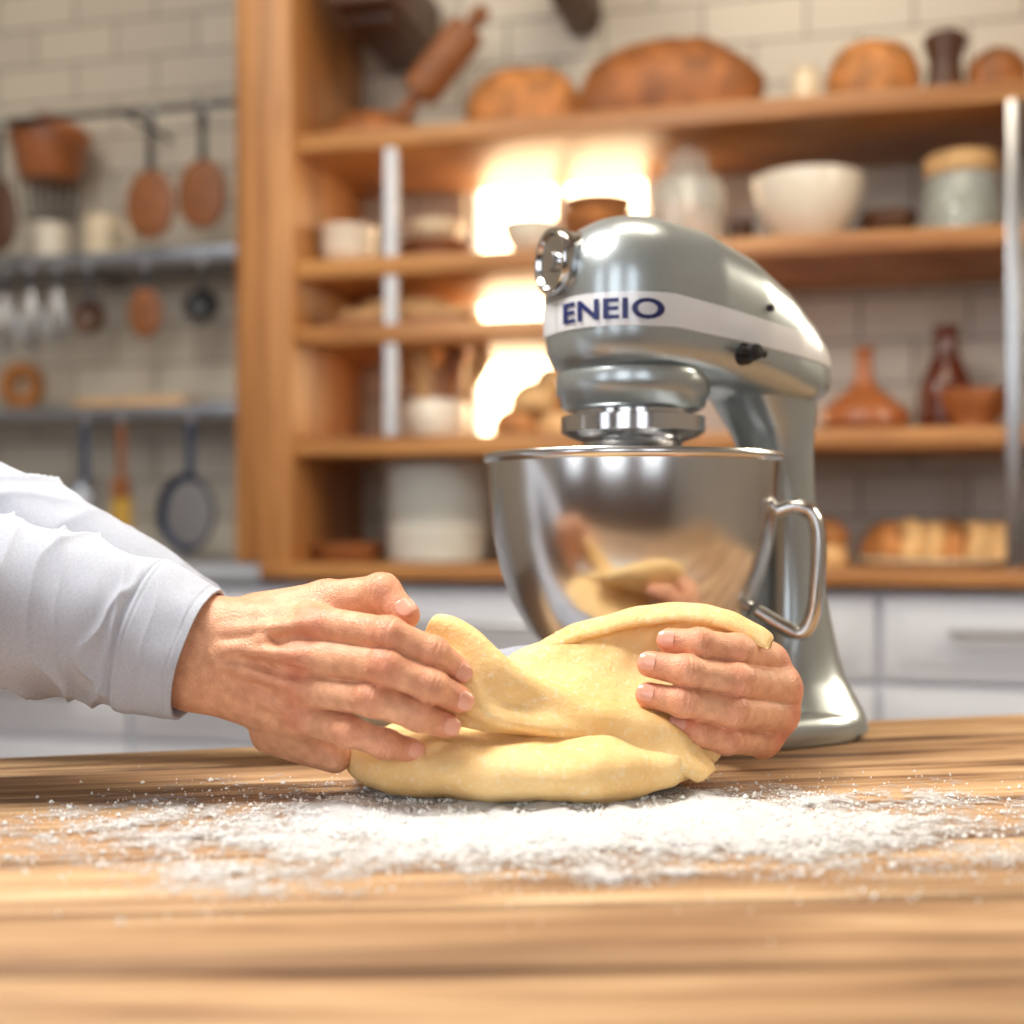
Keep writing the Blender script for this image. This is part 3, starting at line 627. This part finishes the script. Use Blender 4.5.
# ---------------------------------------------------------------- mixer
ANG=math.radians(25)
MX=Matrix.Translation((.0975,1.05,TT+.0005))@Matrix.Rotation(ANG,4,'Z')
paint=mat('silver_metallic_paint',(176,185,188),.3,.8,var=.03,scale=300,coat=.3)
chrome=mat('polished_chrome',(205,206,208),.16,1,var=.02,scale=50)
bowlm=mat('stainless_bowl',(206,206,206),.2,1,var=.05,scale=12,aniso=.5)
bandm=mat('white_trim_band',(218,220,224),.3,.2,var=.02)
ink=mat('navy_lettering',(30,38,92),.4,var=.05)
mxr=B('stand_mixer',MX)
a_=.068; W_=.066
X_top=[-.07,0,.045,.09,.125,.152,.17,.186]; TOPZ=[.422,.422,.415,.398,.376,.352,.332,.315]; BOTZ=[.288,.286,.284,.280,.274,.272,.280,.297]
WW=[.066,.066,.066,.062,.056,.048,.036,.012]
TE=.186
def sec(x):
    top=np.interp(x,X_top,TOPZ); bot=np.interp(x,X_top,BOTZ); wv=np.interp(x,X_top,WW); m=(top+bot)/2; h_=(top-bot)/2
    q=1.0
    if x<0: q=max(0,1-abs(x/a_)**2.5)**.4
    return m,h_,wv,q
xs=list(-a_*np.cos(np.linspace(0,math.pi/2,30))**.8)+list(np.linspace(.005,.17,34))+list(.17+.016*np.sin(np.linspace(.2,math.pi/2,8)))
R=[]; aa=np.linspace(0,2*math.pi,80,endpoint=False); sp_=lambda v,nn:np.sign(v)*np.abs(v)**(2/nn)
for x in xs:
    m,h_,wv,q=sec(x); q=max(q,.002); s=np.sin(aa)
    zz_=np.where(s>0,m+h_*q*sp_(s,2.5),m+h_*q**.35*sp_(s,4.5))
    R.append(np.stack([np.full(80,x),wv*q*sp_(np.cos(aa),2.5),zz_],1))
mxr.add(*rings(R),paint)
def outline(x_or_th,z,side,off):
    m,h_,wv,q=sec(0 if x_or_th<0 else x_or_th)
    zr=min(.97,abs((z-m)/h_)); ex=2.5 if z>m else 4.5; qq=(1-zr**ex)**.4
    if x_or_th>=0: 
        return np.array([x_or_th,side*(wv*qq+off),z])
    th_=math.pi/2*(1+x_or_th/.09)
    c_,s_=abs(math.cos(th_))**.8,abs(math.sin(th_))**.8
    return np.array([-(a_*qq+off)*c_,side*(W_*qq+off)*s_,z])
def bz(x): return .339-.026*max(0,x)/TE
for side in (-1,1):
    R=[]
    for x in np.concatenate([np.linspace(-.0899,0,40),np.linspace(.004,TE-.014,40)]):
        zc=bz(x); hh=.0125 if x<.0 else .0125-.004*x/TE
        R.append(np.array([outline(x,zc+dz,side,o) for dz,o in ((-hh-.001,-.002),(-hh,.0010),(-hh*.5,.0012),(0,.0012),(hh*.5,.0012),(hh,.0010),(hh+.001,-.002))]))
    V,Fc=rings(R,closed_ring=False,cap0=False,cap1=False); mxr.add(V,Fc,bandm)
cu=bpy.data.curves.new('lettering','FONT'); cu.body='ENEIO'; cu.size=.026; cu.offset=.0007; cu.resolution_u=4; cu.space_character=1.06
ob=bpy.data.objects.new('tmp',cu); bpy.context.scene.collection.objects.link(ob); bpy.context.view_layer.update()
me=bpy.data.meshes.new_from_object(ob.evaluated_get(bpy.context.evaluated_depsgraph_get()))
tv=np.array([v.co[:] for v in me.vertices]); tf=[list(p.vertices) for p in me.polygons]; bpy.data.objects.remove(ob)
tv[:,0]-=tv[:,0].min(); tv[:,1]-=tv[:,1].min(); 
hgt=tv[:,1].max(); tv[:,1]=tv[:,1]/hgt*.0160-.0080
tv[:,0]=tv[:,0]/tv[:,0].max()*.077
LV=[outline(-.083+t[0],bz(-1)+t[1],-1,.0024) for t in tv]
mxr.add(LV,tf,ink,False)
hz=.382
def alongx(prof,z,y=0,x0=0,seg=40):
    V,Fc=lathe(prof,seg); V=np.asarray(V); return np.stack([x0-V[:,2],y+V[:,0],z+V[:,1]],1),[f for f in Fc]
mxr.add(*alongx([(0,0),(.025,0),(.025,.024),(.0265,.026),(.0265,.034),(.0255,.036),(.022,.036),(.020,.033),(.008,.032),(.007,.036),(0,.036)],hz,0,-.040),chrome)
def alongy(prof,x,z,y0,seg=24):
    V,Fc=lathe(prof,seg); V=np.asarray(V); return np.stack([x+V[:,0],y0-V[:,2],z+V[:,1]],1),Fc
mxr.add(*alongy([(0,0),(.009,0),(.009,.006),(.004,.008),(.004,.014),(.007,.016),(.006,.021),(0,.022)],.065,.310,-.058),black)
mxr.add(*tube([(.052,-.074,.311),(.076,-.074,.309)],.003,10),black)
mxr.add(*alongy([(0,0),(.003,0),(.003,.004),(0,.005)],.09,.348,-.06),black)
# planetary
mxr.add(*lathe([(0,.298),(.060,.298),(.062,.294),(.062,.280),(.059,.277),(.058,.270),(.054,.267),(0,.267)],64),paint)
mxr.add(*lathe([(0,.268),(.048,.268),(.048,.264),(.058,.262),(.058,.250),(.052,.246),(.04,.242),(.039,.234),(.042,.232),(.042,.227),(.028,.224),(.024,.214),(.028,.212),(.028,.207),(.012,.2),(.01,.15),(0,.15)],64),chrome)
mxr.add(*tube([(0,0,.2),(0,0,.15),(.045,0,.14),(.06,0,.11),(.03,0,.085),(0,0,.08),(-.03,0,.085),(-.06,0,.11),(-.045,0,.14),(0,0,.15)],.006,10,60),chrome)
# column
Cz=[.006,.018,.032,.05,.08,.13,.19,.24,.27,.30]; CX=[.142,.143,.146,.150,.153,.152,.147,.140,.132,.122]; HX=[.064,.061,.054,.044,.035,.027,.024,.028,.038,.05]; HY=[.078,.074,.062,.049,.039,.031,.030,.033,.038,.044]
cs=cat(np.stack([Cz,CX,HX,HY],1),60); R=[]
for z_,cx_,hx_,hy_ in cs: R.append(np.stack([cx_+hx_*sp_(np.cos(aa),2.6),hy_*sp_(np.sin(aa),2.6),np.full(80,z_)],1))
mxr.add(*rings(R),paint)
def bout(sc_,z_):
    pts=[]
    for t in aa:
        c_,s_=math.cos(t),math.sin(t)
        if c_>0: pts.append((.12+(.088*sc_)*sp_(np.array(c_),2.4),.082*sc_*sp_(np.array(s_),2.4)))
        else: pts.append(((-.070*sc_)*abs(c_)**.9+ (.12)*(1-abs(c_))**2.2,.082*sc_*sp_(np.array(s_),2.2)))
    p=np.array(pts,float); return np.stack([p[:,0],p[:,1],np.full(80,z_)],1)
mxr.add(*rings([bout(.97,0),bout(1.0,.003),bout(1.0,.012),bout(.97,.018),bout(.92,.022),bout(.8,.026)]),paint)
mxr.add(*lathe([(0,.02),(.05,.02),(.05,.034),(.048,.037),(0,.037)],48),paint)
mxr.add(*lathe([(0,.037),(.044,.037),(.046,.040),(.044,.052),(.050,.062),(.068,.073),(.084,.090),(.098,.114),(.107,.140),(.1125,.165),(.1160,.195),(.1175,.222),(.1175,.225),(.1205,.227),(.1212,.230),(.1195,.2325),(.116,.230),(.1145,.195),(.111,.165),(.105,.140),(.096,.115),(.082,.092),(.06,.075),(0,.066)],128),bowlm)
hM=Matrix.Rotation(-ANG-math.radians(14),4,'Z')
V,Fc=tube([(.112,0,.186),(.128,0,.190),(.141,0,.184),(.146,0,.165),(.145,0,.13),(.141,0,.103),(.132,0,.091),(.118,0,.096),(.098,0,.108)],.0062,16,60,asp=1.7,up=(1,0,0))
mxr.add(V,Fc,bowlm,True,T=hM)
mxr.done(50)
# ---------------------------------------------------------------- lights
def area(name,loc,tgt,size,en,col):
    L=bpy.data.lights.new(name,'AREA'); L.shape='SQUARE'; L.size=size; L.energy=en; L.color=col
    o=bpy.data.objects.new(name,L); bpy.context.scene.collection.objects.link(o); o.location=loc
    o.rotation_euler=(Vector(tgt)-Vector(loc)).to_track_quat('-Z','Y').to_euler(); return o
area('softbox_light',(-.4,.8,1.9),(.0,.85,.78),.35,19,(1,.95,.88))  # key lamp added above the hands, no real fixture
area('ceiling_light',(.3,1.3,2.6),(.2,2.3,1.0),.8,19,(1,.86,.66))  # added warm lamp to brighten the shelves, not a ceiling fixture
area('ceiling_light',(-1.1,1.3,2.5),(-1.0,2.6,1.0),.6,10,(1,.94,.84))  # second added lamp, brightens the left of the back wall
area('side_window_light',(1.2,1.3,1.5),(.2,.95,.85),.4,10,(1,.86,.66))  # warm fill lamp added on the right, no window there
wo=bpy.data.worlds.new('World'); bpy.context.scene.world=wo; wo.use_nodes=True
bg=wo.node_tree.nodes['Background']; bg.inputs['Color'].default_value=(.93,.96,1,1); bg.inputs['Strength'].default_value=3.6
cam=bpy.data.cameras.new('Camera'); co=bpy.data.objects.new('Camera',cam); bpy.context.scene.collection.objects.link(co)
zf,zx,zy=ZOOM
co.location=(0,0,CH); co.rotation_euler=(math.pi/2,0,0); cam.sensor_width=36; cam.lens=F/1024*36*zf; cam.shift_y=(520-zy)*zf/1024; cam.shift_x=(zx-512)*zf/1024; cam.clip_start=.02
cam.dof.use_dof=True; cam.dof.focus_distance=.86; cam.dof.aperture_fstop=2.8*zf
bpy.context.scene.camera=co
vs_=bpy.context.scene.view_settings
vs_.view_transform='Standard'
vs_.exposure=.08
